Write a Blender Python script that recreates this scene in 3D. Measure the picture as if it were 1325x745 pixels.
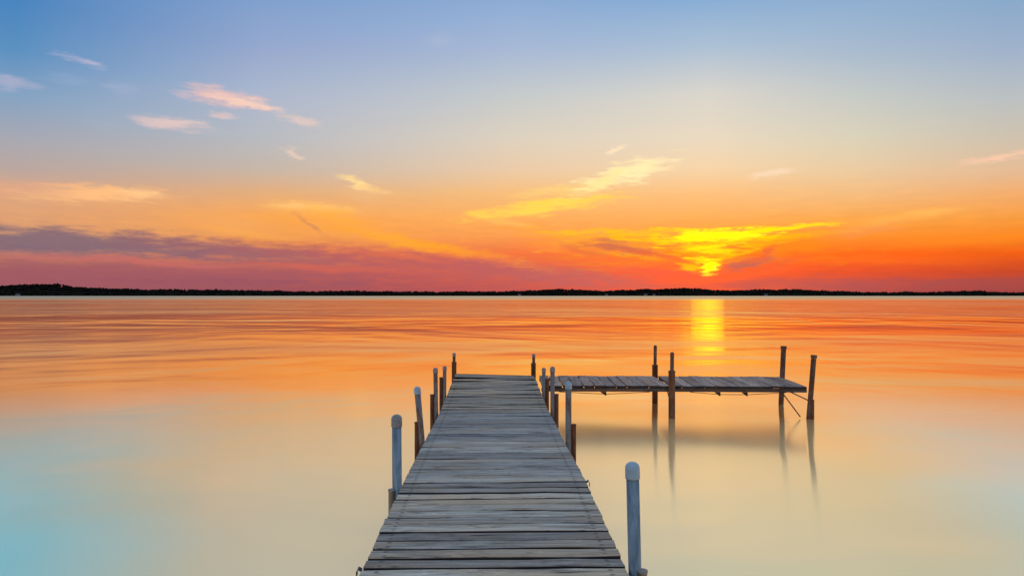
import bpy, bmesh, math, random
from mathutils import Vector, Matrix, noise

R = math.radians
random.seed(7)
scene = bpy.context.scene
for o in list(bpy.data.objects):
    bpy.data.objects.remove(o)
COL = scene.collection

# ------------------------------------------------------------------ camera
cam_data = bpy.data.cameras.new("camera")
cam_data.sensor_width = 36.0
cam_data.lens = 24.0
cam_data.shift_y = 0.0072
cam_data.clip_start = 0.05
cam_data.clip_end = 60000
cam = bpy.data.objects.new("camera", cam_data)
cam.location = (0, 0, 1.69)
cam.rotation_euler = (R(90), 0, 0)
COL.objects.link(cam)
scene.camera = cam

# ------------------------------------------------------------------ exposure
vs = scene.view_settings
vs.view_transform = 'Standard'
vs.look = 'None'
vs.exposure = 0.04
vs.gamma = 1.0
vs.use_curve_mapping = False

# ------------------------------------------------------------------ sun
SUN_AZ, SUN_EL = 16.0, 2.5          # degrees, azimuth measured from +Y towards +X
sd = bpy.data.lights.new("sun", 'SUN')
sd.energy = 0.0024
sd.angle = R(2.6)
sd.color = (1.0, 0.74, 0.0)
sun = bpy.data.objects.new("sun", sd)
d = Vector((math.sin(R(SUN_AZ)) * math.cos(R(SUN_EL)), math.cos(R(SUN_AZ)) * math.cos(R(SUN_EL)), math.sin(R(SUN_EL))))
sun.rotation_euler = d.to_track_quat('Z', 'Y').to_euler()
sun.location = d * 50
COL.objects.link(sun)


# ------------------------------------------------------------------ sky
def lin(c):
    out = []
    for v in c:
        v /= 255.0
        out.append(v / 12.92 if v <= 0.04045 else ((v + 0.055) / 1.055) ** 2.4)
    return (out[0], out[1], out[2], 1.0)


world = bpy.data.worlds.new("World")
scene.world = world
world.use_nodes = True
wn, wl = world.node_tree.nodes, world.node_tree.links
wn.clear()


class G:
    """small node-graph helper"""
    def __init__(self, nodes, links):
        self.n, self.l = nodes, links

    def put(self, sock, v):
        if isinstance(v, bpy.types.NodeSocket):
            self.l.new(v, sock)
        else:
            sock.default_value = v

    def math(self, op, a, b=0.0, c=None, clamp=False):
        nd = self.n.new('ShaderNodeMath'); nd.operation = op; nd.use_clamp = clamp
        self.put(nd.inputs[0], a); self.put(nd.inputs[1], b)
        if c is not None:
            self.put(nd.inputs[2], c)
        return nd.outputs[0]

    def rng(self, v, a, b, c=0.0, d=1.0, smooth=True):
        nd = self.n.new('ShaderNodeMapRange')
        nd.interpolation_type = 'SMOOTHSTEP' if smooth else 'LINEAR'
        nd.clamp = True
        self.put(nd.inputs[0], v)
        for i, x in enumerate((a, b, c, d)):
            self.put(nd.inputs[1 + i], x)
        return nd.outputs[0]

    def mix(self, f, a, b, blend='MIX'):
        nd = self.n.new('ShaderNodeMix'); nd.data_type = 'RGBA'; nd.blend_type = blend
        self.put(nd.inputs[0], f); self.put(nd.inputs[6], a); self.put(nd.inputs[7], b)
        return nd.outputs[2]

    def ramp(self, f, stops, interp='LINEAR'):
        nd = self.n.new('ShaderNodeValToRGB')
        cr = nd.color_ramp; cr.interpolation = interp
        while len(cr.elements) < len(stops):
            cr.elements.new(0.5)
        for e, (p, c) in zip(cr.elements, stops):
            e.position = p; e.color = c
        self.put(nd.inputs[0], f)
        return nd.outputs[0]

    def noise(self, vec, scale, detail=4.0, rough=0.5, dist=0.0, col=False):
        nd = self.n.new('ShaderNodeTexNoise')
        self.put(nd.inputs['Vector'], vec)
        nd.inputs['Scale'].default_value = scale
        nd.inputs['Detail'].default_value = detail
        nd.inputs['Roughness'].default_value = rough
        nd.inputs['Distortion'].default_value = dist
        return nd.outputs[1] if col else nd.outputs[0]

    def vmath(self, op, a, b=(0, 0, 0)):
        nd = self.n.new('ShaderNodeVectorMath'); nd.operation = op
        self.put(nd.inputs[0], a); self.put(nd.inputs[1], b)
        return nd.outputs[1] if op in ('LENGTH', 'DOT_PRODUCT') else nd.outputs[0]

    def mapping(self, vec, loc=(0, 0, 0), rot=(0, 0, 0), scl=(1, 1, 1), kind='POINT'):
        nd = self.n.new('ShaderNodeMapping'); nd.vector_type = kind
        self.put(nd.inputs[0], vec)
        nd.inputs[1].default_value = loc; nd.inputs[2].default_value = rot; nd.inputs[3].default_value = scl
        return nd.outputs[0]

    def combine(self, x, y, z=0.0):
        nd = self.n.new('ShaderNodeCombineXYZ')
        for i, v in enumerate((x, y, z)):
            self.put(nd.inputs[i], v)
        return nd.outputs[0]

    def sep(self, v):
        nd = self.n.new('ShaderNodeSeparateXYZ'); self.put(nd.inputs[0], v)
        return nd.outputs


g = G(wn, wl)
tc = wn.new('ShaderNodeTexCoord')
dx, dy, dz = g.sep(tc.outputs['Generated'])
DEG = 180 / math.pi
az = g.math('MULTIPLY', g.math('ARCTAN2', dx, dy), DEG)
el = g.math('MULTIPLY', g.math('ARCSINE', dz), DEG)
elf = g.math('DIVIDE', el, 26.0, clamp=True)
# clear-sky colour against height above the horizon, for a few compass bearings
ELS = (0.3, 2.0, 3.5, 5.0, 6.5, 8.5, 10.5, 13.0, 16.5, 20.0, 24.0)
BASE = (
    (-36, ((148, 88, 98), (160, 94, 98), (186, 118, 104), (206, 150, 112), (221, 160, 115), (216, 165, 128), (184, 165, 158), (165, 166, 176), (130, 160, 192), (90, 142, 190), (70, 130, 188))),
    (-20, ((152, 82, 92), (175, 92, 94), (212, 122, 86), (238, 158, 84), (246, 166, 84), (226, 172, 122), (196, 180, 166), (182, 184, 190), (170, 181, 203), (148, 166, 203), (124, 157, 203))),
    (0, ((186, 84, 86), (208, 92, 80), (238, 113, 64), (248, 156, 80), (250, 172, 92), (244, 188, 122), (231, 200, 166), (218, 206, 188), (193, 199, 201), (163, 181, 211), (134, 167, 210))),
    (16, ((236, 80, 58), (250, 82, 44), (255, 108, 30), (252, 152, 54), (250, 172, 88), (248, 190, 124), (242, 209, 166), (230, 214, 190), (214, 210, 201), (170, 190, 210), (128, 168, 210))),
    (27, ((166, 72, 78), (224, 74, 44), (252, 96, 22), (250, 142, 46), (246, 166, 76), (240, 186, 126), (230, 200, 160), (215, 206, 182), (194, 199, 196), (164, 183, 204), (138, 171, 206))),
    (36, ((154, 66, 70), (198, 68, 40), (238, 92, 18), (246, 134, 34), (245, 156, 64), (240, 172, 108), (225, 186, 150), (204, 191, 172), (182, 189, 192), (157, 175, 200), (134, 166, 200))),
    (95, ((170, 112, 116), (184, 122, 118), (200, 132, 118), (208, 146, 126), (210, 156, 138), (205, 164, 150), (194, 170, 164), (180, 174, 182), (156, 170, 196), (132, 162, 200), (120, 158, 202))),
    (170, ((172, 152, 166), (190, 162, 170), (206, 172, 174), (216, 180, 178), (218, 186, 182), (212, 188, 186), (202, 186, 192), (186, 182, 196), (156, 172, 198), (138, 166, 202), (128, 162, 204))),
)


def column(entry):
    # bands of colour sink towards the horizon away from the middle of the sunset
    k = math.cos(R(min(abs(entry[0]), 38)))
    return g.ramp(elf, [(e * k / 26.0, lin(c)) for e, c in zip(ELS, entry[1])])


anti = column(BASE[7])
side = column(BASE[6])
base = g.mix(g.rng(az, -95, -36), side, column(BASE[0]))
for i in range(5):
    base = g.mix(g.rng(az, BASE[i][0], BASE[i + 1][0], smooth=False), base, column(BASE[i + 1]))
base = g.mix(g.rng(az, 36, 95), base, side)
base = g.mix(g.rng(g.math('ABSOLUTE', az), 95, 170), base, anti)
base = g.mix(g.rng(el, 24, 80), base, lin((144, 169, 204)))

# wisps and banks of cloud: bearing, height, half length, half thickness (degrees), tilt, colour, cover, core
CLOUDS = (
    (-34.31, 3.75, 14.61, 0.91, -2, (118, 100, 118), 0.85, 0.25, 0.8),
    (-20.63, 3.40, 10.80, 0.73, -4, (150, 98, 108), 0.8, 0.2, 0.8),
    (-6.62, 2.51, 14.73, 0.97, -5, (188, 92, 92), 0.75, 0.1, 0.8),
    (-30.13, 1.40, 20.39, 1.12, 0, (158, 88, 100), 0.6, 0.1, 0.8),
    (1.78, 1.94, 11.02, 0.78, -7, (186, 92, 96), 0.7, 0.2, 0.8),
    (24.24, 0.83, 10.25, 0.53, 0, (170, 76, 84), 0.6, 0.1, 0.8),
    (35.40, 0.85, 7.33, 0.53, 2, (160, 72, 74), 0.55, 0.1, 0.8),
    (-32.96, 2.67, 5.03, 0.22, 0, (200, 112, 104), 0.6, 0.1, 0.8),
    (-26.88, 2.37, 6.71, 0.23, -1, (206, 108, 100), 0.6, 0.1, 0.8),
    (-14.75, 2.20, 7.28, 0.25, -3, (214, 98, 82), 0.6, 0.1, 0.8),
    (-20.63, 1.09, 9.09, 0.24, 0, (148, 80, 98), 0.5, 0.1, 0.8),
    (-9.17, 3.20, 3.79, 0.19, -6, (226, 110, 74), 0.6, 0.1, 0.8),
    (2.43, 2.85, 3.89, 0.19, -8, (240, 104, 66), 0.6, 0.1, 0.8),
    (-31.57, 7.20, 4.33, 0.61, 3, (255, 190, 128), 0.95, 0.15, 0.9),
    (-28.90, 7.46, 1.49, 0.34, -4, (255, 200, 138), 0.8, 0.1, 0.8),
    (-35.61, 7.29, 3.00, 0.47, -4, (226, 165, 132), 0.6, 0.1, 0.8),
    (-16.26, 6.94, 3.47, 0.56, -2, (255, 192, 104), 0.95, 0.2, 0.8),
    (-14.75, 6.37, 2.43, 0.50, -10, (255, 176, 76), 0.7, 0.1, 0.8),
    (-18.33, 7.11, 1.52, 0.25, 0, (255, 196, 120), 0.7, 0.1, 0.8),
    (-14.14, 5.64, 5.49, 0.88, -8, (253, 165, 62), 0.55, 0.1, 0.8),
    (-6.62, 4.12, 7.04, 0.45, -9, (255, 164, 40), 0.9, 0.1, 0.8),
    (-10.43, 4.84, 3.77, 0.32, -12, (255, 170, 60), 0.6, 0.1, 0.8),
    (-21.20, 4.95, 5.08, 0.30, -6, (252, 170, 80), 0.5, 0.1, 0.8),
    (-1.46, 2.98, 5.84, 0.39, -10, (248, 130, 60), 0.5, 0.1, 0.8),
    (-16.56, 5.58, 1.43, 0.19, -35, (196, 132, 96), 0.6, 0.1, 0.8),
    (-22.32, 5.62, 3.33, 0.60, -4, (246, 172, 96), 0.4, 0.1, 0.8),
    (-22.60, 14.93, 2.88, 0.60, -6, (232, 190, 184), 0.9, 0.2, 0.8),
    (-21.31, 14.66, 2.25, 0.36, -7, (248, 208, 186), 0.9, 0.2, 0.8),
    (-25.57, 14.82, 1.27, 0.29, -2, (205, 185, 195), 0.7, 0.1, 0.8),
    (-26.51, 12.62, 2.49, 0.46, -1, (225, 196, 192), 0.85, 0.2, 0.8),
    (-25.25, 12.92, 1.38, 0.29, 6, (228, 200, 192), 0.6, 0.2, 0.8),
    (-22.65, 13.63, 0.77, 0.24, -6, (222, 195, 192), 0.8, 0.1, 0.8),
    (-17.09, 13.63, 1.66, 0.37, -8, (228, 200, 190), 0.8, 0.1, 0.8),
    (-32.13, 16.20, 1.49, 0.27, -10, (170, 175, 205), 0.7, 0.1, 0.8),
    (-31.47, 16.11, 0.76, 0.22, -14, (185, 183, 205), 0.6, 0.1, 0.8),
    (-36.13, 13.97, 1.44, 0.47, 2, (172, 175, 200), 0.75, 0.1, 0.8),
    (-32.96, 14.85, 1.83, 0.33, 0, (150, 172, 205), 0.3, 0.1, 0.8),
    (-29.55, 14.63, 1.28, 0.51, 0, (158, 172, 203), 0.6, 0.2, 0.8),
    (-30.85, 12.07, 1.24, 0.33, 0, (165, 175, 195), 0.3, 0.1, 0.8),
    (-17.51, 11.24, 0.77, 0.25, -22, (235, 205, 185), 0.8, 0.1, 0.8),
    (-5.98, 20.39, 1.67, 0.52, 2, (175, 185, 208), 0.35, 0.1, 0.8),
    (-12.67, 8.98, 1.48, 0.44, -24, (255, 218, 146), 0.98, 0.2, 0.8),
    (-11.18, 8.53, 1.62, 0.25, -10, (253, 200, 135), 0.7, 0.1, 0.8),
    (-12.30, 8.06, 2.11, 0.51, -10, (240, 185, 130), 0.4, 0.1, 0.8),
    (2.43, 7.35, 6.22, 0.58, 7, (255, 214, 84), 0.98, 0.25, 1.1),
    (3.73, 8.67, 3.23, 0.39, 8, (255, 214, 120), 0.6, 0.1, 0.8),
    (9.23, 9.95, 3.54, 0.83, 13, (255, 238, 176), 0.98, 0.2, 1.3),
    (7.58, 9.31, 2.30, 0.45, 26, (255, 234, 160), 0.8, 0.1, 1.3),
    (6.94, 9.20, 2.81, 0.58, 26, (255, 228, 150), 0.6, 0.1, 0.8),
    (11.99, 10.11, 1.99, 0.22, 11, (255, 228, 175), 0.7, 0.1, 0.8),
    (11.99, 11.03, 1.24, 0.25, -8, (250, 222, 184), 0.6, 0.1, 0.8),
    (8.66, 11.82, 0.70, 0.26, 14, (255, 228, 190), 0.9, 0.2, 0.8),
    (-0.16, 5.95, 2.60, 0.32, -8, (255, 196, 100), 0.5, 0.1, 0.8),
    (15.05, 3.75, 11.50, 1.50, 2, (255, 140, 20), 0.6, 0.0, 1.2),
    (7.58, 4.49, 7.01, 0.84, -8, (255, 160, 30), 0.7, 0.0, 1.5),
    (21.48, 3.86, 5.06, 0.72, 6, (255, 130, 16), 0.6, 0.0, 1.4),
    (5.66, 5.28, 4.11, 0.26, 3, (255, 190, 40), 0.75, 0.1, 1.3),
    (4.69, 4.58, 2.84, 0.32, 14, (255, 172, 50), 0.6, 0.1, 1.5),
    (2.76, 4.14, 2.59, 0.39, -6, (250, 140, 60), 0.5, 0.0, 1.5),
    (10.11, 5.22, 4.40, 0.26, 2, (255, 196, 20), 0.7, 0.1, 1.3),
    (11.99, 4.62, 3.73, 0.38, -4, (255, 190, 10), 0.75, 0.1, 1.6),
    (10.74, 3.31, 2.88, 0.26, -6, (255, 165, 20), 0.7, 0.1, 1.6),
    (15.78, 4.61, 4.57, 0.69, 0, (255, 214, 0), 0.9, 0.2, 1.5),
    (17.15, 4.82, 3.55, 0.37, 1, (255, 232, 0), 0.9, 0.2, 1.2),
    (21.20, 5.13, 4.51, 0.22, 4, (255, 214, 0), 0.95, 0.2, 0.9),
    (21.48, 4.52, 3.71, 0.18, 3, (255, 186, 0), 0.75, 0.1, 1.2),
    (20.06, 4.02, 3.21, 0.24, 6, (255, 176, 0), 0.7, 0.1, 1.5),
    (15.78, 3.74, 2.76, 0.56, 0, (255, 218, 0), 0.9, 0.2, 1.4),
    (15.84, 2.81, 1.56, 0.50, 2, (255, 222, 0), 0.9, 0.1, 2.0),
    (16.32, 2.24, 0.72, 0.56, 10, (255, 240, 0), 0.95, 0.3, 1.3),
    (14.63, 2.32, 1.21, 0.31, -14, (255, 190, 0), 0.8, 0.1, 1.2),
    (18.03, 3.33, 1.53, 0.31, 14, (255, 190, 0), 0.7, 0.1, 1.4),
    (9.23, 3.84, 3.54, 0.32, -10, (200, 98, 78), 0.85, 0.1, 1.2),
    (11.74, 3.24, 2.49, 0.22, -12, (232, 92, 50), 0.75, 0.1, 1.2),
    (8.22, 4.49, 1.91, 0.19, -10, (204, 112, 78), 0.7, 0.1, 1.2),
    (5.79, 3.87, 2.57, 0.26, -14, (214, 96, 70), 0.5, 0.1, 1.3),
    (18.74, 2.46, 2.21, 0.49, 16, (180, 90, 86), 0.9, 0.15, 1.2),
    (20.12, 3.23, 2.06, 0.24, 24, (232, 92, 52), 0.8, 0.1, 1.2),
    (21.48, 2.65, 2.25, 0.30, 14, (214, 90, 60), 0.5, 0.1, 1.2),
    (15.36, 4.18, 3.62, 0.11, 1, (232, 160, 20), 0.7, 0.1, 1),
    (16.85, 5.08, 2.97, 0.09, 2, (236, 176, 30), 0.7, 0.1, 1),
    (14.45, 3.39, 1.83, 0.11, -4, (240, 130, 20), 0.7, 0.1, 1),
    (15.05, 3.19, 2.42, 0.13, -4, (252, 140, 14), 0.85, 0.2, 1.2),
    (16.73, 2.73, 1.79, 0.10, 5, (250, 160, 14), 0.75, 0.2, 1.2),
    (14.20, 2.64, 1.46, 0.19, -12, (245, 104, 40), 0.8, 0.1, 1.2),
    (17.92, 2.84, 1.53, 0.19, 16, (240, 110, 36), 0.75, 0.1, 1.2),
    (17.03, 1.98, 0.53, 0.31, 40, (236, 100, 40), 0.8, 0.1, 0.8),
    (15.36, 1.25, 4.22, 0.25, 0, (255, 84, 52), 0.75, 0.1, 1),
    (18.91, 1.66, 4.65, 0.31, 9, (255, 88, 46), 0.75, 0.1, 1.2),
    (11.99, 1.90, 3.73, 0.32, -6, (240, 84, 66), 0.6, 0.1, 1.2),
    (20.52, 9.34, 2.05, 0.30, 9, (248, 216, 182), 0.85, 0.1, 0.8),
    (35.40, 9.33, 1.98, 0.26, 4, (252, 202, 168), 0.85, 0.1, 0.8),
    (29.89, 5.61, 4.15, 0.39, 7, (255, 178, 84), 0.7, 0.1, 0.8),
    (31.57, 5.95, 1.88, 0.28, 4, (255, 184, 92), 0.6, 0.1, 0.8),
    (26.88, 4.74, 3.10, 0.41, 6, (240, 150, 90), 0.4, 0.1, 0.8),
    (33.64, 3.88, 5.40, 0.43, 2, (255, 140, 30), 0.4, 0.1, 0.8),
    (27.39, 2.71, 6.65, 0.40, -2, (255, 110, 28), 0.5, 0.1, 0.8),
)
skyv = g.combine(az, el)
w1 = g.noise(g.mapping(skyv, scl=(0.22, 0.75, 1)), 1.0, 3.0, 0.55, col=True)
warp = g.vmath('MULTIPLY', g.vmath('SUBTRACT', w1, (0.5, 0.5, 0.5)), (2.6, 0.8, 0.0))
w2 = g.noise(g.mapping(skyv, loc=(31, 7, 0), rot=(0, 0, R(-6)), scl=(0.8, 2.7, 1)), 1.0, 6.0, 0.68, col=True)
warp2 = g.vmath('MULTIPLY', g.vmath('SUBTRACT', w2, (0.5, 0.5, 0.5)), (1.7, 0.72, 0.0))
wv = g.vmath('ADD', g.vmath('ADD', skyv, warp), warp2)
streak = g.noise(g.mapping(skyv, loc=(3, 11, 0), rot=(0, 0, R(5)), scl=(0.40, 2.4, 1)), 1.0, 7.0, 0.66)
fray = g.math('MULTIPLY', g.math('SUBTRACT', streak, 0.5), 2.4)
# broad faint streaking of the low sky
low = g.rng(el, 12, 2, 0.0, 0.34)
band = g.rng(streak, 0.35, 0.68)
sky = g.mix(g.math('MULTIPLY', low, band), base, g.mix(1.0, base, (1.18, 1.06, 0.85, 1), 'MULTIPLY'))
sky = g.mix(g.math('MULTIPLY', low, g.math('SUBTRACT', 1.0, band)), sky, g.mix(1.0, sky, (0.86, 0.80, 0.92, 1), 'MULTIPLY'))
for n_, (a0, e0, sa, sb, rot, c, op, core, fr) in enumerate(CLOUDS):
    if n_ % 8 == 0:                                  # layer on layer: keeps the shader's working memory small
        wv = g.vmath('ADD', wv, g.vmath('MULTIPLY', sky, (1e-6, 1e-6, 1e-6)))
    m = g.mapping(wv, loc=(a0, e0, 0), rot=(0, 0, R(rot)), scl=(sa * 1.15, sb * 1.25, 1), kind='TEXTURE')
    r = g.math('MULTIPLY_ADD', fray, fr, g.vmath('LENGTH', m))
    col = lin(c)
    if c[2] == 0:                                   # cloud with the sun right behind it: far brighter than white paper
        col = tuple(v * (1.0 + 0.2 * op * (c[1] > 212) + 0.9 * op * (c[1] >= 226)) for v in col[:3]) + (1.0,)
    sky = g.mix(g.rng(r, 1.2, core, 0.0, op), sky, col)

nish = wn.new('ShaderNodeTexSky')
nish.sky_type = 'NISHITA'
nish.sun_disc = False
nish.sun_elevation = R(SUN_EL)
nish.sun_rotation = R(SUN_AZ)
bg1 = wn.new('ShaderNodeBackground'); bg2 = wn.new('ShaderNodeBackground')
wl.new(sky, bg1.inputs[0]); bg1.inputs[1].default_value = 1.0
wl.new(nish.outputs[0], bg2.inputs[0]); bg2.inputs[1].default_value = 0.002
addw = wn.new('ShaderNodeAddShader')
wl.new(bg1.outputs[0], addw.inputs[0]); wl.new(bg2.outputs[0], addw.inputs[1])
wo = wn.new('ShaderNodeOutputWorld')
wl.new(addw.outputs[0], wo.inputs[0])
world.cycles.sampling_method = 'MANUAL'
world.cycles.sample_map_resolution = 1024


# ------------------------------------------------------------------ materials
def new_mat(name):
    m = bpy.data.materials.new(name)
    m.use_nodes = True
    n, l = m.node_tree.nodes, m.node_tree.links
    n.clear()
    out = n.new('ShaderNodeOutputMaterial')
    return m, G(n, l), out


def principled(gm, out, **kw):
    p = gm.n.new('ShaderNodeBsdfPrincipled')
    for k, v in kw.items():
        gm.put(p.inputs[k.replace('_', ' ')], v)
    gm.l.new(p.outputs[0], out.inputs[0])
    return p


def bump(gm, h, strength, dist):
    b = gm.n.new('ShaderNodeBump')
    b.inputs['Strength'].default_value = strength
    b.inputs['Distance'].default_value = dist
    gm.put(b.inputs['Height'], h)
    return b.outputs[0]


def water_material():
    m, q, out = new_mat("lake_water")
    geo = q.n.new('ShaderNodeNewGeometry')
    pos = geo.outputs['Position']
    px, py, pz = q.sep(pos)
    # long low swells and ripples, crests lying across the view of the far shore
    h1 = q.noise(q.mapping(pos, rot=(0, 0, R(5)), scl=(0.20, 0.21, 1)), 1.0, 3.0, 0.5, 0.5)
    h2 = q.noise(q.mapping(pos, loc=(4, 9, 0), rot=(0, 0, R(-4)), scl=(0.055, 0.066, 1)), 1.0, 3.0, 0.55, 0.5)
    h1 = q.math('ADD', q.math('MULTIPLY', h1, 0.38), q.math('MULTIPLY', h2, 1.9))
    h1 = q.math('MULTIPLY', h1, q.rng(py, 6, 60, 0.32, 1.0))
    nrm = bump(q, h1, 1.0, 0.32)
    ruffle = q.rng(py, 200, 420)                         # wind on the open water off the far shore
    patch = q.noise(q.mapping(pos, loc=(9, 4, 0), rot=(0, 0, R(3)), scl=(0.012, 0.06, 1)), 1.0, 4.0, 0.55, 0.8)
    r1 = q.math('ADD', q.math('MULTIPLY', ruffle, 0.16), q.math('ADD', q.rng(py, 4, 16, 0.11, 0.066), q.rng(patch, 0.35, 0.7, 0.0, 0.035)))
    calm = q.n.new('ShaderNodeBsdfGlossy')
    calm.distribution = 'MULTI_GGX'
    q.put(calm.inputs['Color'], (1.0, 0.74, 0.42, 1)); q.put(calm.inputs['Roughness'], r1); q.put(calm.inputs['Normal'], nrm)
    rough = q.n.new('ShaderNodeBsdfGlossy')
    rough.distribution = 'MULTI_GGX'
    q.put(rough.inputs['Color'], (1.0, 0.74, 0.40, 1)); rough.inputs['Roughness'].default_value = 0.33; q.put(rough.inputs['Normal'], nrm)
    # ripple crests run across the lake towards the shore, so reflections smear up and down
    for lobe, an in ((calm, 0.62), (rough, 0.4)):
        lobe.inputs['Anisotropy'].default_value = an
        q.put(lobe.inputs['Tangent'], q.combine(1.0, 0.0, 0.0))
    # reflected sky glow painted as diffuse colour: warm along pier, turquoise to either side
    tint_n = q.noise(q.mapping(pos, loc=(3, 2, 0), scl=(0.10, 0.22, 1)), 1.0, 3.0, 0.5, 0.5)
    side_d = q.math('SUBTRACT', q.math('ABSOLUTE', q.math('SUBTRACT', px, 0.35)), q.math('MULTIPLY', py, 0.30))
    teal_side = q.rng(q.math('ADD', side_d, q.math('MULTIPLY', q.math('SUBTRACT', tint_n, 0.5), 3.0)), 0.7, 3.0)
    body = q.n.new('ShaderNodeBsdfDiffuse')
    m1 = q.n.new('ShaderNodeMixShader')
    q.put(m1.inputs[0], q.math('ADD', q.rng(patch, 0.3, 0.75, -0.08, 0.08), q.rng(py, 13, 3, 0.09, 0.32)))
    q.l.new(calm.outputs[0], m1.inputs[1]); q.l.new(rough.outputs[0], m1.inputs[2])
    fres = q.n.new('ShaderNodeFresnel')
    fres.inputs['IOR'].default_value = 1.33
    clear = q.rng(fres.outputs[0], 0.10, 0.50, 1.0, 0.0, smooth=False)      # painted glow shows most at steeper looks
    q.put(body.inputs['Color'], q.mix(clear, (0, 0, 0, 1), q.mix(teal_side, (1.0, 0.54, 0.20, 1), (0.10, 0.88, 0.80, 1))))
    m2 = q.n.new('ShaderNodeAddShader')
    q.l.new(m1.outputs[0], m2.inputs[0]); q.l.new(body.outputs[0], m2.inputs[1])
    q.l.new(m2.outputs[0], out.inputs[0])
    return m


def wood_material(name, dark, mid, pale, warm, gap=0.5):
    """weathered board: grain runs along the object's own X"""
    m, q, out = new_mat(name)
    t = q.n.new('ShaderNodeTexCoord')
    oi = q.n.new('ShaderNodeObjectInfo')
    rnd = oi.outputs['Random']
    off = q.combine(q.math('MULTIPLY', rnd, 37.0), q.math('MULTIPLY', rnd, 91.0), q.math('MULTIPLY', rnd, 53.0))
    v = q.vmath('ADD', t.outputs['Object'], off)
    grain = q.noise(q.mapping(v, scl=(2.0, 46, 46)), 1.0, 7.0, 0.7, 0.6)
    fine = q.noise(q.mapping(v, scl=(7, 150, 150)), 1.0, 4.0, 0.7)
    blot = q.noise(q.mapping(v, scl=(2.4, 8, 8)), 1.0, 6.0, 0.66, 0.8)
    stain = q.noise(q.mapping(v, loc=(5, 3, 1), scl=(1.2, 4, 4)), 1.0, 3.0, 0.5, 0.5)
    crack = q.rng(q.noise(q.mapping(v, loc=(2, 8, 0), scl=(0.9, 42, 42)), 1.0, 3.0, 0.5, 1.2), 0.63, 0.68)
    lichen = q.rng(q.noise(q.mapping(v, loc=(7, 1, 4), scl=(11, 40, 40)), 1.0, 6.0, 0.72), 0.57, 0.68)
    pit = q.rng(q.noise(q.mapping(v, loc=(1, 6, 9), scl=(8, 44, 44)), 1.0, 5.0, 0.7), 0.58, 0.68)
    c = q.ramp(grain, [(0.26, lin(dark)), (0.47, lin(mid)), (0.74, lin(pale))])
    c = q.mix(q.rng(stain, 0.44, 0.62, 0.0, 0.8), c, lin(warm))
    c = q.mix(q.rng(blot, 0.52, 0.70, 0.0, 0.8), c, q.mix(1.0, c, (0.42, 0.42, 0.46, 1), 'MULTIPLY'))
    c = q.mix(q.math('MULTIPLY', pit, 0.85), c, q.mix(1.0, c, (0.38, 0.36, 0.36, 1), 'MULTIPLY'))
    c = q.mix(q.math('MULTIPLY', lichen, 0.6), c, q.mix(1.0, c, (1.75, 1.72, 1.66, 1), 'MULTIPLY'))
    c = q.mix(q.math('MULTIPLY', crack, 0.85), c, lin((38, 36, 38)))
    # nail heads over the frame, each in a small dark bleed
    ox, oy, oz = q.sep(t.outputs['Object'])
    nx = q.math('SUBTRACT', q.math('ABSOLUTE', ox), 0.535)
    ny = q.math('SUBTRACT', q.math('ABSOLUTE', oy), 0.027)
    nd_ = q.vmath('LENGTH', q.combine(q.math('MULTIPLY', nx, 0.75), ny))
    c = q.mix(q.rng(nd_, 0.014, 0.003, 0.0, 0.7), c, lin((74, 58, 48)))
    c = q.mix(1.0, c, oi.outputs['Color'], 'MULTIPLY')
    tone = q.rng(rnd, 0, 1, 0.55, 1.22, smooth=False)
    c = q.mix(1.0, c, q.combine(tone, tone, q.math('ADD', q.math('MULTIPLY', tone, 0.92), 0.08)), 'MULTIPLY')
    hgt = q.math('SUBTRACT', q.math('ADD', grain, q.math('MULTIPLY', fine, 0.45)), q.math('MULTIPLY', crack, 1.1))
    principled(q, out, Base_Color=c, Roughness=q.rng(blot, 0.3, 0.7, 0.62, 0.86), Normal=bump(q, hgt, 0.75, 0.004))
    return m


def metal_material(name, a, b, rust, rust_lo, rust_hi, rough=0.5, metallic=0.35):
    m, q, out = new_mat(name)
    t = q.n.new('ShaderNodeTexCoord')
    oi = q.n.new('ShaderNodeObjectInfo')
    off = q.combine(q.math('MULTIPLY', oi.outputs['Random'], 23.0), 0.0, q.math('MULTIPLY', oi.outputs['Random'], 41.0))
    v = q.vmath('ADD', t.outputs['Object'], off)
    n1 = q.noise(q.mapping(v, scl=(26, 26, 5)), 1.0, 6.0, 0.62, 0.5)
    n2 = q.noise(q.mapping(v, scl=(70, 70, 26)), 1.0, 5.0, 0.65)
    n3 = q.noise(q.mapping(v, scl=(14, 14, 4)), 1.0, 6.0, 0.7, 0.6)
    c = q.mix(q.rng(n1, 0.3, 0.7), lin(a), lin(b))
    speck = q.rng(n2, 0.62, 0.70)
    c = q.mix(q.math('MULTIPLY', speck, 0.45), c, lin((190, 200, 204)))
    rm = q.rng(n3, rust_lo, rust_hi)
    c = q.mix(rm, c, q.mix(q.rng(n2, 0.35, 0.65), lin(rust), q.mix(1.0, lin(rust), (0.45, 0.4, 0.4, 1), 'MULTIPLY')))
    principled(q, out, Base_Color=c, Metallic=q.math('MULTIPLY', q.math('SUBTRACT', 1.0, rm), metallic),
               Roughness=q.math('ADD', rough, q.math('MULTIPLY', rm, 0.3)),
               Normal=bump(q, q.math('ADD', n2, q.math('MULTIPLY', n1, 0.6)), 0.35, 0.003))
    return m


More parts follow.
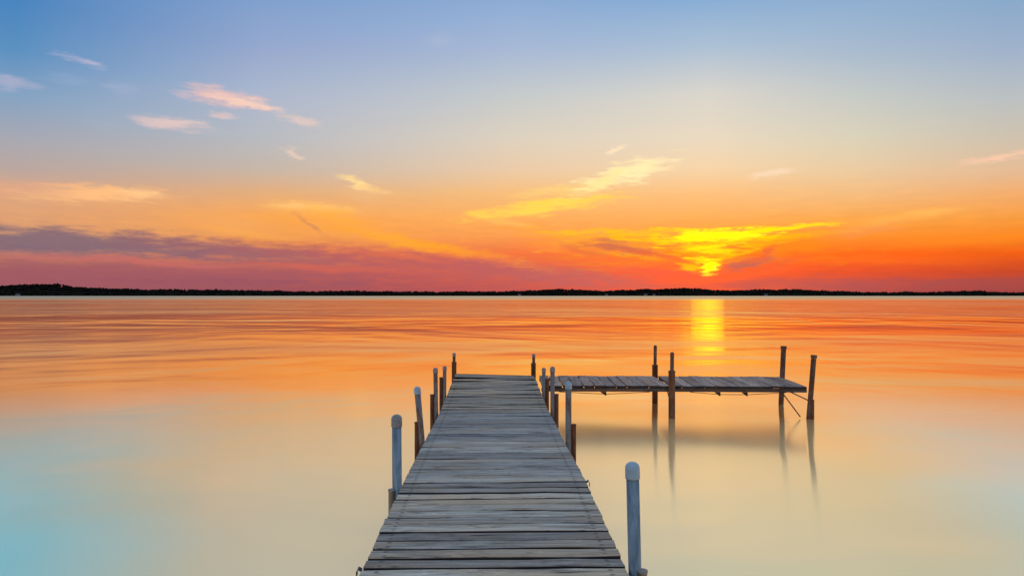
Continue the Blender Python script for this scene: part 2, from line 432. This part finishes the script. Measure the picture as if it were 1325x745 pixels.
def plain_material(name, col, var=0.25, scale=20.0, rough=0.7, spec=0.5):
    m, q, out = new_mat(name)
    t = q.n.new('ShaderNodeTexCoord')
    n1 = q.noise(t.outputs['Object'], scale, 5.0, 0.6)
    k = q.rng(n1, 0.3, 0.7, 1 - var, 1 + var)
    c = q.mix(1.0, lin(col), q.combine(k, k, k), 'MULTIPLY')
    principled(q, out, Base_Color=c, Roughness=rough, Specular_IOR_Level=spec, Normal=bump(q, n1, 0.2, 0.002))
    return m


M_WATER = water_material()
M_DECK = wood_material("weathered_deck_board", (80, 68, 58), (204, 180, 152), (255, 242, 220), (222, 184, 144))
M_ARM = wood_material("weathered_platform_board", (104, 76, 60), (196, 154, 128), (240, 206, 178), (198, 148, 116))
M_FRAME = wood_material("dark_frame_timber", (52, 46, 44), (92, 80, 74), (128, 112, 102), (104, 74, 58))
M_SIDE = wood_material("gap_shade_plank_side", (30, 26, 24), (52, 45, 40), (78, 68, 60), (58, 46, 38))  # dark colour stands in for shade between the boards
M_UNDER = wood_material("unweathered_plank_underside", (120, 84, 56), (176, 128, 88), (206, 160, 116), (170, 116, 74))
M_PIPE = metal_material("galvanised_pipe", (100, 116, 122), (158, 170, 170), (122, 104, 90), 0.60, 0.80)
M_PIPE_OLD = metal_material("dull_rusting_pipe", (134, 122, 110), (160, 146, 132), (150, 112, 84), 0.42, 0.62, 0.6)
M_STUB = metal_material("weathered_bracket_tube", (150, 140, 128), (172, 160, 146), (150, 116, 90), 0.6, 0.78, 0.6)
M_RUST = metal_material("rusty_pipe", (120, 86, 66), (146, 108, 84), (132, 78, 48), 0.35, 0.6, 0.7, 0.2)
M_CAP = plain_material("plastic_cap", (170, 186, 192), 0.12, 40, 0.45)
M_CAP_OLD = plain_material("dirty_plastic_cap", (150, 142, 136), 0.25, 60, 0.6)
M_WIRE = plain_material("rusty_rod", (92, 66, 52), 0.3, 60, 0.7)
M_TREE = plain_material("far_foliage", (34, 31, 25), 0.4, 0.05, 0.95, 0.0)
M_LAND = plain_material("far_ground", (38, 34, 28), 0.3, 0.02, 0.95, 0.0)
M_WALL = plain_material("house_wall", (116, 106, 104), 0.1, 0.4, 0.8)
M_ROOF = plain_material("house_roof", (70, 62, 60), 0.2, 0.6, 0.8)


# ------------------------------------------------------------------ mesh helpers
def link(name, me, mat, parent=None, loc=(0, 0, 0), rot=(0, 0, 0)):
    if mat is not None and not me.materials:
        me.materials.append(mat)
    o = bpy.data.objects.new(name, me)
    o.location = loc
    o.rotation_euler = rot
    if parent is not None:
        o.parent = parent
    COL.objects.link(o)
    return o


def thing(name, label, cat, loc=(0, 0, 0), rz=0.0, group=None):
    o = bpy.data.objects.new(name, None)
    o.location = loc; o.rotation_euler = (0, 0, rz)
    o.empty_display_size = 0.3
    o['label'] = label; o['category'] = cat
    if group:
        o['group'] = group
    COL.objects.link(o)
    return o


def tube_data(name, profile, seg=16, close=True):
    """surface of revolution about Z; profile = [(radius, z), ...] from the bottom up"""
    vs_, fs = [], []
    for r, z in profile:
        for k in range(seg):
            a = 2 * math.pi * k / seg
            vs_.append((r * math.cos(a), r * math.sin(a), z))
    for i in range(len(profile) - 1):
        for k in range(seg):
            k2 = (k + 1) % seg
            fs.append((i * seg + k, i * seg + k2, (i + 1) * seg + k2, (i + 1) * seg + k))
    if close:
        fs.append(tuple(range(seg - 1, -1, -1)))
        n = (len(profile) - 1) * seg
        fs.append(tuple(n + k for k in range(seg)))
    me = bpy.data.meshes.new(name)
    me.from_pydata(vs_, [], fs)
    for p in me.polygons[:-2 if close else None]:
        p.use_smooth = True
    me.update()
    return me


def rod_data(name, pts, r, seg=6):
    """thin bent rod through the points"""
    vs_, fs = [], []
    pts = [Vector(p) for p in pts]
    for i, p in enumerate(pts):
        t = (pts[min(i + 1, len(pts) - 1)] - pts[max(i - 1, 0)]).normalized()
        u = t.cross(Vector((0.13, 0.31, 0.94))).normalized()
        w = t.cross(u)
        for k in range(seg):
            a = 2 * math.pi * k / seg
            vs_.append(p + u * r * math.cos(a) + w * r * math.sin(a))
    for i in range(len(pts) - 1):
        for k in range(seg):
            k2 = (k + 1) % seg
            fs.append((i * seg + k, i * seg + k2, (i + 1) * seg + k2, (i + 1) * seg + k))
    fs.append(tuple(range(seg - 1, -1, -1)))
    n = (len(pts) - 1) * seg
    fs.append(tuple(n + k for k in range(seg)))
    me = bpy.data.meshes.new(name)
    me.from_pydata([tuple(v) for v in vs_], [], fs)
    for p in me.polygons[:-2]:
        p.use_smooth = True
    me.update()
    return me


def box_data(name, sx, sy, sz, bev=0.004):
    bm = bmesh.new()
    bmesh.ops.create_cube(bm, size=1.0)
    bmesh.ops.scale(bm, vec=(sx, sy, sz), verts=bm.verts)
    if bev:
        bmesh.ops.bevel(bm, geom=list(bm.edges), offset=bev, segments=1, affect='EDGES')
    me = bpy.data.meshes.new(name)
    bm.to_mesh(me); bm.free()
    return me


def board_data(name, length, width, thick, seed, stations=6, wobble=0.004):
    """one plank along X, top face at z = 0: worn arrises, wandering edges, a slight cup and ragged ends"""
    rn = random.Random(seed)
    ch = rn.uniform(0.003, 0.006)
    vs_, fs = [], []
    hl, hw = length / 2, width / 2
    lo = [rn.uniform(-wobble, wobble) for _ in range(stations)]
    hi = [rn.uniform(-wobble, wobble) for _ in range(stations)]
    up = [rn.uniform(-0.0025, 0.0025) for _ in range(stations)]
    for i in range(stations):
        x = -hl + length * i / (stations - 1)
        if 0 < i < stations - 1:
            x += rn.uniform(-0.05, 0.05)
        e0 = rn.uniform(-0.003, 0.003) if i in (0, stations - 1) else 0.0
        a, b, u = -hw + lo[i], hw + hi[i], up[i]
        prof = [(a + ch, u), (0.0, u - 0.0015), (b - ch, u), (b, u - ch), (b, u - thick + ch), (b - ch, u - thick), (a + ch, u - thick), (a, u - thick + ch), (a, u - ch)]
        for (y, z) in prof:
            vs_.append((x + e0 * (y / hw), y, z))
    n = 9
    for i in range(stations - 1):
        for k in range(n):
            k2 = (k + 1) % n
            fs.append((i * n + k, (i + 1) * n + k, (i + 1) * n + k2, i * n + k2))
    fs.append(tuple(range(n)))
    fs.append(tuple((stations - 1) * n + k for k in range(n - 1, -1, -1)))
    me = bpy.data.meshes.new(name)
    me.from_pydata(vs_, [], fs)
    for i, p in enumerate(me.polygons):                 # the sun has silvered the tops only; sides coloured dark as painted gap shade
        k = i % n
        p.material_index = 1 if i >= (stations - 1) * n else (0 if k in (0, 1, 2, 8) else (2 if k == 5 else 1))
    me.update()
    return me


def lerp_table(tab, x):
    if x <= tab[0][0]:
        return tab[0][1]
    for (a, va), (b, vb) in zip(tab, tab[1:]):
        if x <= b:
            return va + (vb - va) * (x - a) / (b - a)
    return tab[-1][1]


# ------------------------------------------------------------------ lake and far shore
bm = bmesh.new()
W = 9000
ys = [-6000, -500, -60, 0, 40, 200, 1000, 2200, 6000]
xs = [-W, -1500, -200, -20, 20, 200, 1500, W]
gridv = [[bm.verts.new((x, y, 0)) for x in xs] for y in ys]
for j in range(len(ys) - 1):
    for i in range(len(xs) - 1):
        bm.faces.new((gridv[j][i], gridv[j][i + 1], gridv[j + 1][i + 1], gridv[j + 1][i]))
me = bpy.data.meshes.new("lake"); bm.to_mesh(me); bm.free()
lake = link("lake", me, M_WATER)
lake['kind'] = 'structure'
lake['label'] = 'calm lake with smooth blurred ripples mirroring the sunset'

# treetop height above the lake against distance along the shore (metres)
SHORE = 2000.0
TOPS = ((-4200, 26), (-3000, 20), (-2400, 30), (-1900, 26), (-1560, 31), (-1480, 33), (-1360, 36), (-1330, 36), (-1296, 28), (-1206, 24), (-1100, 21.5), (-1047, 20.5), (-900, 19),
        (-730, 17), (-595, 14.5), (-504, 17), (-368, 14), (-141, 14.5), (0, 15), (85, 19.5), (153, 22), (230, 18.5), (266, 15), (311, 18.5),
        (425, 22.5), (538, 22.5), (606, 18), (765, 19.5), (832, 21), (900, 17), (1036, 13), (1217, 13), (1308, 15), (1376, 15.5), (1410, 12), (1500, 11.5),
        (1900, 12), (2500, 18), (3300, 14), (4200, 16))
bm = bmesh.new()
rows = ((0.0, -1.0), (14, 0.6), (40, 0.25), (80, 0.62), (130, 1.0), (320, 0.8), (700, 0.3))
prev = None
for i in range(-210, 211):
    x = i * 20.0
    t = 1.1 * lerp_table(TOPS, x / 1.06)
    hill = max(1.2, t - 10.5)
    wob = 26 * noise.noise((x * 0.004, 3.1, 0)) + 9 * noise.noise((x * 0.02, 8.1, 0))
    ring = []
    for k, (dy, f) in enumerate(rows):
        z = -2.0 if k == 0 else (0.6 if k == 1 else max(0.8, hill * f + 0.8 * noise.noise((x * 0.02, dy * 0.02, 5))))
        ring.append(bm.verts.new((x, SHORE + wob + dy, z)))
    if prev:
        for k in range(len(rows) - 1):
            bm.faces.new((prev[k], ring[k], ring[k + 1], prev[k + 1]))
    prev = ring
me = bpy.data.meshes.new("far_shore"); bm.to_mesh(me); bm.free()
for p in me.polygons:
    p.use_smooth = True
shore = link("far_shore", me, M_LAND)
shore['kind'] = 'structure'
shore['label'] = 'low dark wooded land along the far side of the lake'

# the far-off wood: one dark mass of crowns
rn = random.Random(11)
tv, tf = [], []
ICO_V = [(0, 0, -1), (0.72, -0.53, -0.45), (-0.28, -0.85, -0.45), (-0.89, 0, -0.45), (-0.28, 0.85, -0.45), (0.72, 0.53, -0.45),
         (0.28, -0.85, 0.45), (-0.72, -0.53, 0.45), (-0.72, 0.53, 0.45), (0.28, 0.85, 0.45), (0.89, 0, 0.45), (0, 0, 1)]
ICO_F = [(0, 1, 2), (1, 0, 5), (0, 2, 3), (0, 3, 4), (0, 4, 5), (1, 5, 10), (2, 1, 6), (3, 2, 7), (4, 3, 8), (5, 4, 9), (1, 10, 6), (2, 6, 7), (3, 7, 8), (4, 8, 9), (5, 9, 10),
         (6, 10, 11), (7, 6, 11), (8, 7, 11), (9, 8, 11), (10, 9, 11)]


def crown(x, y, z, r, h, pointed):
    s = len(tv)
    for (a, b, c) in ICO_V:
        k = rn.uniform(0.72, 1.25)
        q = 1.0 - (0.6 * (c + 1) / 2 if pointed else 0.0)
        tv.append((x + a * r * k * q, y + b * r * k * q, z + (c * 0.5 + 0.5) * h * rn.uniform(0.88, 1.1)))
    for f in ICO_F:
        tf.append((f[0] + s, f[1] + s, f[2] + s))


for k in range(11000):
    x = rn.uniform(-3100, 3100)
    dy, f = rn.choice(((14, 0.05), (28, 0.14), (50, 0.32), (80, 0.62), (110, 0.85), (130, 1.0), (136, 1.0)))
    t = 1.1 * lerp_table(TOPS, x / 1.06)
    wob = 26 * noise.noise((x * 0.004, 3.1, 0)) + 9 * noise.noise((x * 0.02, 8.1, 0))
    hill = max(1.2, t - 10.5)
    h = rn.uniform(8.2, 10.6) * (1.0 + 0.28 * noise.noise((x * 0.03, 1.7, 0)))
    z = hill * f - 0.5
    if rn.random() < 0.012:
        h *= 1.22
    crown(x, SHORE + wob + dy + rn.uniform(-6, 6), max(0.0, z), rn.uniform(2.8, 6.0), h, rn.random() < 0.3)
me = bpy.data.meshes.new("far_wood"); me.from_pydata(tv, [], tf); me.update()
wood = link("far_wood", me, M_TREE)
wood['kind'] = 'stuff'
wood['label'] = 'dark line of woodland along the far shore'
wood['category'] = 'wood'


def house(x, y, w, dpt, h, label):
    t = thing("shore_house", label, "house", (x, y, 0.0), 0.0, "houses on the far shore")
    link("wall", box_data("wall", w, dpt, h, 0), M_WALL, t, (0, 0, h / 2 + 0.6))
    bm = bmesh.new()
    a, b, z0 = w / 2 + 0.5, dpt / 2 + 0.5, h + 0.62
    v = [bm.verts.new(p) for p in ((-a, -b, z0), (a, -b, z0), (a, b, z0), (-a, b, z0), (-a, 0, z0 + dpt * 0.38), (a, 0, z0 + dpt * 0.38))]
    for f in ((0, 1, 5, 4), (2, 3, 4, 5), (0, 4, 3), (1, 2, 5), (0, 3, 2, 1)):
        bm.faces.new([v[i] for i in f])
    me = bpy.data.meshes.new("roof"); bm.to_mesh(me); bm.free()
    link("roof", me, M_ROOF, t)
    for s in (-0.3, 0.3):
        link("window", box_data("window", 1.6, 0.2, 1.4, 0), M_ROOF, t, (w * s, -dpt / 2 - 0.05, h * 0.55 + 0.6))


def shore_y(x):
    return SHORE + 26 * noise.noise((x * 0.004, 3.1, 0)) + 9 * noise.noise((x * 0.02, 8.1, 0))


house(-1455, shore_y(-1455) + 5, 10, 7, 4.2, "small pale house at the water's edge under the far wooded hill")
house(22, shore_y(22) + 5, 9, 6, 3.4, "tiny pale house alone on the low part of the far shore")
house(277, shore_y(277) + 5, 8, 6, 3.2, "tiny pale lakeside house in the dip between two far wooded rises")
house(390, shore_y(390) + 5, 9, 6, 4.0, "pale house of a far pair at the foot of the rise by the sunset")
house(416, shore_y(416) + 5, 7, 6, 3.6, "smaller pale house of a far pair at the foot of the rise by the sunset")
house(745, shore_y(745) + 5, 9, 6, 3.4, "tiny pale house on the far shore right of the sunset's glow")
mast = thing("radio_mast", "thin mast rising above the treeline of the far shore", "mast", (-1055, SHORE + 200, 8.0))
link("pole", tube_data("pole", [(0.7, 0), (0.5, 15), (0.35, 16)], 8), M_ROOF, mast)
link("antenna", tube_data("antenna", [(1.1, 13.2), (1.2, 13.6), (1.1, 15.2)], 8), M_ROOF, mast)

# ------------------------------------------------------------------ the long pier
PIER_ROT = R(1.46)
pier = thing("pier", "long weathered grey plank pier with capped pipe posts running out over the lake", "pier", (0, 0, 0), PIER_ROT)
HALF = 0.608
TONES = ((1, 1, 1), (0.95, 0.97, 1), (1, 1, 1), (1.02, 1.0, 0.98), (0.92, 0.94, 0.98), (0.74, 0.78, 0.86), (1.02, 0.96, 0.88), (0.92, 0.84, 0.76))   # each section has aged a little differently
JOINTS = (-1.45, 0.10, 1.62, 3.16, 4.55, 5.96, 7.70, 9.12, 10.66)
DECK_Z = ((-1.45, 0.425), (1.62, 0.428), (3.16, 0.432), (4.55, 0.449), (5.96, 0.420), (7.70, 0.390), (9.12, 0.428), (10.66, 0.455))
ROLL = ((-1.45, 0.0), (7.0, 0.0), (9.12, 0.6), (10.66, 1.7))          # the far end leans down to the right
board_cache = {}


def board(width, length, k, mat, thick=0.036):
    key = (round(width, 4), round(length, 3), k, mat.name)
    if key not in board_cache:
        me = board_data("plank", length, width, thick, hash((round(width * 1e4), k)) & 0xffff)
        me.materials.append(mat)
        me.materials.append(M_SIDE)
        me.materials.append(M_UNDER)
        board_cache[key] = me
    return board_cache[key]


rn = random.Random(5)
for j in range(len(JOINTS) - 1):
    y0, y1 = JOINTS[j], JOINTS[j + 1]
    n = max(8, round((y1 - y0) / 0.1185))
    pitch = (y1 - y0 - 0.006) / n
    for i in range(n):
        y = y0 + 0.003 + pitch * (i + 0.5)
        gapw = rn.choice((0.013, 0.016, 0.018, 0.021, 0.027))
        z = lerp_table(DECK_Z, y) + rn.uniform(-0.003, 0.003)
        slope = (lerp_table(DECK_Z, y + 0.05) - lerp_table(DECK_Z, y - 0.05)) / 0.1
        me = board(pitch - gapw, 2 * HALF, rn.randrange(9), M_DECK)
        o = link("plank", me, None, pier, (rn.uniform(-0.003, 0.003), y, z),
                 (math.atan(slope) + R(rn.uniform(-0.9, 0.9)), R(lerp_table(ROLL, y)) + R(rn.uniform(-0.12, 0.12)), R(rn.uniform(-0.28, 0.28)) + (math.pi if rn.random() < 0.5 else 0)))
        o.color = TONES[j] + (1.0,)
# stringers under the plank ends, one run per section, and cross beams at the joints
for j in range(len(JOINTS) - 1):
    y0, y1 = JOINTS[j], JOINTS[j + 1]
    L = y1 - y0 - 0.012
    ym = (y0 + y1) / 2
    for s in (-1, 1):
        rl = math.tan(R(lerp_table(ROLL, ym)))
        za, zb = lerp_table(DECK_Z, y0), lerp_table(DECK_Z, y1)
        z = (za + zb) / 2 - 0.040 - 0.055 - 0.62 * s * rl
        link("stringer", box_data("stringer", L, 0.04, 0.11), M_FRAME, pier, (s * (HALF - 0.012), ym, z),
             (0, -math.atan((zb - za) / (y1 - y0)), math.pi / 2))
    link("cross_beam", box_data("cross_beam", 2 * HALF - 0.09, 0.05, 0.09), M_FRAME, pier, (0, y1 - 0.06, lerp_table(DECK_Z, y1) - 0.095))
    link("cross_beam", box_data("cross_beam", 2 * HALF - 0.09, 0.05, 0.09), M_FRAME, pier, (0, ym, lerp_table(DECK_Z, ym) - 0.095))


def pipe_post(parent, x, y, top, r, lean_x, mat, capm, sleeve=None, cap_r=1.13, z0=-1.3, flat=False):
    """upright pipe: foot on the lake bed, rounded cap on top, short sleeve clamped beside it"""
    h = top - z0
    capl = r * 2.6
    prof = [(r, 0), (r, h * 0.5), (r, h - capl * 0.6)]
    o = link("post", tube_data("post", prof, 18), mat, parent, (x - math.tan(R(lean_x)) * (0.43 - z0), y, z0), (0, R(lean_x), 0))
    cr = r * cap_r
    if flat:
        cp = [(cr, h - capl * 0.55), (cr * 1.05, h - capl * 0.3), (cr * 1.08, h - 0.008), (cr * 0.96, h)]
    else:
        cp = [(cr * 0.98, h - capl), (cr * 1.02, h - capl + 0.006), (cr, h - r * 0.95)]
        cp += [(cr * math.cos(a), h - r * 0.95 + r * 0.95 * math.sin(a)) for a in (0.3, 0.6, 0.9, 1.2, 1.42)]
    link("cap", tube_data("cap", cp, 18), capm, o)
    if sleeve:
        sx, sr, st = sleeve
        sh = st - z0
        so = tube_data("sleeve", [(sr, 0.4), (sr, sh * 0.7), (sr, sh - 0.012), (sr * 1.12, sh - 0.010), (sr * 1.12, sh - 0.002), (sr * 0.9, sh)], 14)
        d_ = Matrix.Rotation(-R(lean_x), 3, 'Y') @ Vector((x + sx - o.location.x, -0.03 if st < 0.5 else 0.0, 0))
        link("sleeve", so, M_RUST if mat is not M_PIPE else M_STUB, o, d_, (0, -R(lean_x), 0))
    return o


# left row, then right row: x, y, top, radius, lean, metal, cap, (sleeve offset, radius, top)
pipe_post(pier, -0.634, 4.46, 0.917, 0.0310, -0.4, M_PIPE, M_CAP_OLD, (-0.030, 0.022, 0.44))
pipe_post(pier, -0.634, 5.96, 0.907, 0.0265, -5.0, M_PIPE_OLD, M_CAP, (-0.040, 0.022, 0.59))
pipe_post(pier, -0.660, 7.72, 0.877, 0.0245, -1.0, M_PIPE_OLD, M_CAP_OLD, (-0.044, 0.023, 0.575))
pipe_post(pier, -0.668, 9.12, 0.752, 0.0240, 0.5, M_PIPE_OLD, M_CAP_OLD, (-0.044, 0.024, 0.60))
pipe_post(pier, -0.636, 10.74, 0.790, 0.0230, 0.0, M_RUST, M_CAP_OLD, (0.0, 0.037, 0.645))
pipe_post(pier, 0.648, 3.14, 0.923, 0.0300, -1.4, M_PIPE, M_CAP, (0.028, 0.023, 0.435))
pipe_post(pier, 0.646, 5.96, 0.940, 0.0265, 0.0, M_PIPE_OLD, M_CAP, (0.045, 0.022, 0.565))
pipe_post(pier, 0.656, 7.72, 0.886, 0.0250, 0.0, M_PIPE_OLD, M_CAP_OLD, (0.046, 0.023, 0.575))
pipe_post(pier, 0.658, 9.12, 0.725, 0.0240, 0.0, M_PIPE_OLD, M_CAP_OLD, (0.046, 0.024, 0.58))
pipe_post(pier, 0.612, 10.74, 0.772, 0.0230, 0.6, M_RUST, M_CAP_OLD, (0.0, 0.037, 0.625))


def edge_bracket(parent, x, y, z, s):
    """bent strap bolted to the outside of the pier frame"""
    bm = bmesh.new()
    pts = [(0, 0, -0.05), (0.003, 0, 0.0), (0.014, 0, 0.006), (0.024, 0, -0.002), (0.024, 0, -0.03)]
    vv = []
    for (a, b, c) in pts:
        vv.append([bm.verts.new((s * a, yy, c)) for yy in (-0.022, 0.022)])
    for p, q in zip(vv, vv[1:]):
        bm.faces.new((p[0], p[1], q[1], q[0]))
    bmesh.ops.solidify(bm, geom=list(bm.faces), thickness=0.006)
    me = bpy.data.meshes.new("bracket"); bm.to_mesh(me); bm.free()
    o = link("bracket", me, M_PIPE, parent, (x, y, z))
    link("bolt", tube_data("bolt", [(0.006, 0), (0.006, 0.006), (0.003, 0.009)], 6), M_PIPE, o, (s * 0.013, 0, 0.006))


edge_bracket(pier, -(HALF + 0.010), 3.20, 0.412, -1)
edge_bracket(pier, HALF + 0.012, 4.62, 0.425, 1)

# ------------------------------------------------------------------ the side platform
arm = thing("side_platform", "low plank platform on rusty posts branching off the pier's far end", "platform", (0, 0, 0))
ARM_Z = 0.435
SECTIONS = (((0.405, 9.50), (2.20, 9.475), -0.8, 12), ((2.21, 9.475), (4.07, 9.395), -3.3, 12))   # front corners, heading, boards
rn = random.Random(21)
DEPTH = 1.17
for (p, q_, rot, n) in SECTIONS:
    p, q_ = Vector((p[0], p[1], 0)), Vector((q_[0], q_[1], 0))
    along = (q_ - p)
    ang = R(rot)
    back = Vector((-math.sin(ang), math.cos(ang), 0))
    L = along.length
    pitch = L / n
    for i in range(n):
        c = p + along * ((i + 0.5) / n) + back * (DEPTH / 2 + rn.uniform(-0.008, 0.008))
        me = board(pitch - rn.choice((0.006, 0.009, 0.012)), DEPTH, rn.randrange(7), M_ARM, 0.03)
        link("plank", me, None, arm, (c.x, c.y, ARM_Z + rn.uniform(-0.003, 0.003)),
             (R(rn.uniform(-0.6, 0.6)), R(rn.uniform(-0.15, 0.15)), ang + math.pi / 2 + R(rn.uniform(-0.5, 0.5)) + (math.pi if rn.random() < 0.5 else 0)))
    head = math.atan2(along.y, along.x)
    mid = p + along * 0.5
    for dd in (0.035, DEPTH - 0.035):
        c = mid + back * dd
        link("stringer", box_data("stringer", L - 0.01, 0.04, 0.05), M_FRAME, arm, (c.x, c.y, ARM_Z - 0.033 - 0.026), (0, 0, head))
    for t in (0.06, 0.5, 0.94):
        c = p + along * t + back * (DEPTH / 2)
        link("cross_beam", box_data("cross_beam", DEPTH - 0.13, 0.04, 0.045), M_FRAME, arm, (c.x, c.y, ARM_Z - 0.059), (0, 0, ang + math.pi / 2))
    # truss rod slung under the front stringer over hanging struts
    ts = (0.5,) if rot > -2 else (0.36, 0.56)
    drop = 0.115
    f = lambda t, z: tuple((p + along * t - back * 0.0)[:2]) + (z,)
    pts = [f(0.14, ARM_Z - 0.085)] + [f(t, ARM_Z - drop) for t in ts] + [f(0.84, ARM_Z - 0.085)]
    link("truss_rod", rod_data("truss_rod", pts, 0.0045), M_WIRE, arm)
    for t in ts:
        c = p + along * t
        bm = bmesh.new()
        v = [bm.verts.new(a) for a in ((-0.075, 0, 0), (0.012, 0, 0), (0.012, 0, -0.055), (-0.002, 0, -0.055))]
        bm.faces.new(v)
        bmesh.ops.solidify(bm, geom=list(bm.faces), thickness=0.03)
        me = bpy.data.meshes.new("strut"); bm.to_mesh(me); bm.free()
        link("strut", me, M_FRAME, arm, (c.x, c.y + 0.02, ARM_Z - 0.085), (0, 0, head))

# posts of the platform
pipe_post(arm, 2.245, 10.72, 0.910, 0.025, 0.6, M_RUST, M_RUST, (0.0, 0.045, 0.60), 1.05)
pipe_post(arm, 2.205, 9.42, 0.910, 0.026, 0.6, M_RUST, M_RUST, (0.0, 0.046, 0.65), 1.05)
pipe_post(arm, 4.205, 10.62, 0.905, 0.038, 2.6, M_RUST, M_RUST, None, 1.14, flat=True)
pipe_post(arm, 4.105, 9.36, 0.880, 0.034, 4.6, M_RUST, M_RUST, (0.002, 0.022, 0.265), 1.14, flat=True)
link("brace", rod_data("brace", [(3.72, 9.42, 0.36), (3.97, 9.40, 0.02)], 0.008), M_WIRE, arm)
link("brace", rod_data("brace", [(3.84, 9.42, 0.36), (4.09, 9.39, 0.24)], 0.008), M_WIRE, arm)
link("brace", rod_data("brace", [(2.15, 9.44, 0.36), (2.19, 9.43, 0.20)], 0.007), M_WIRE, arm)
link("brace", rod_data("brace", [(4.30, 10.55, 0.36), (4.20, 10.6, 0.20)], 0.007), M_WIRE, arm)
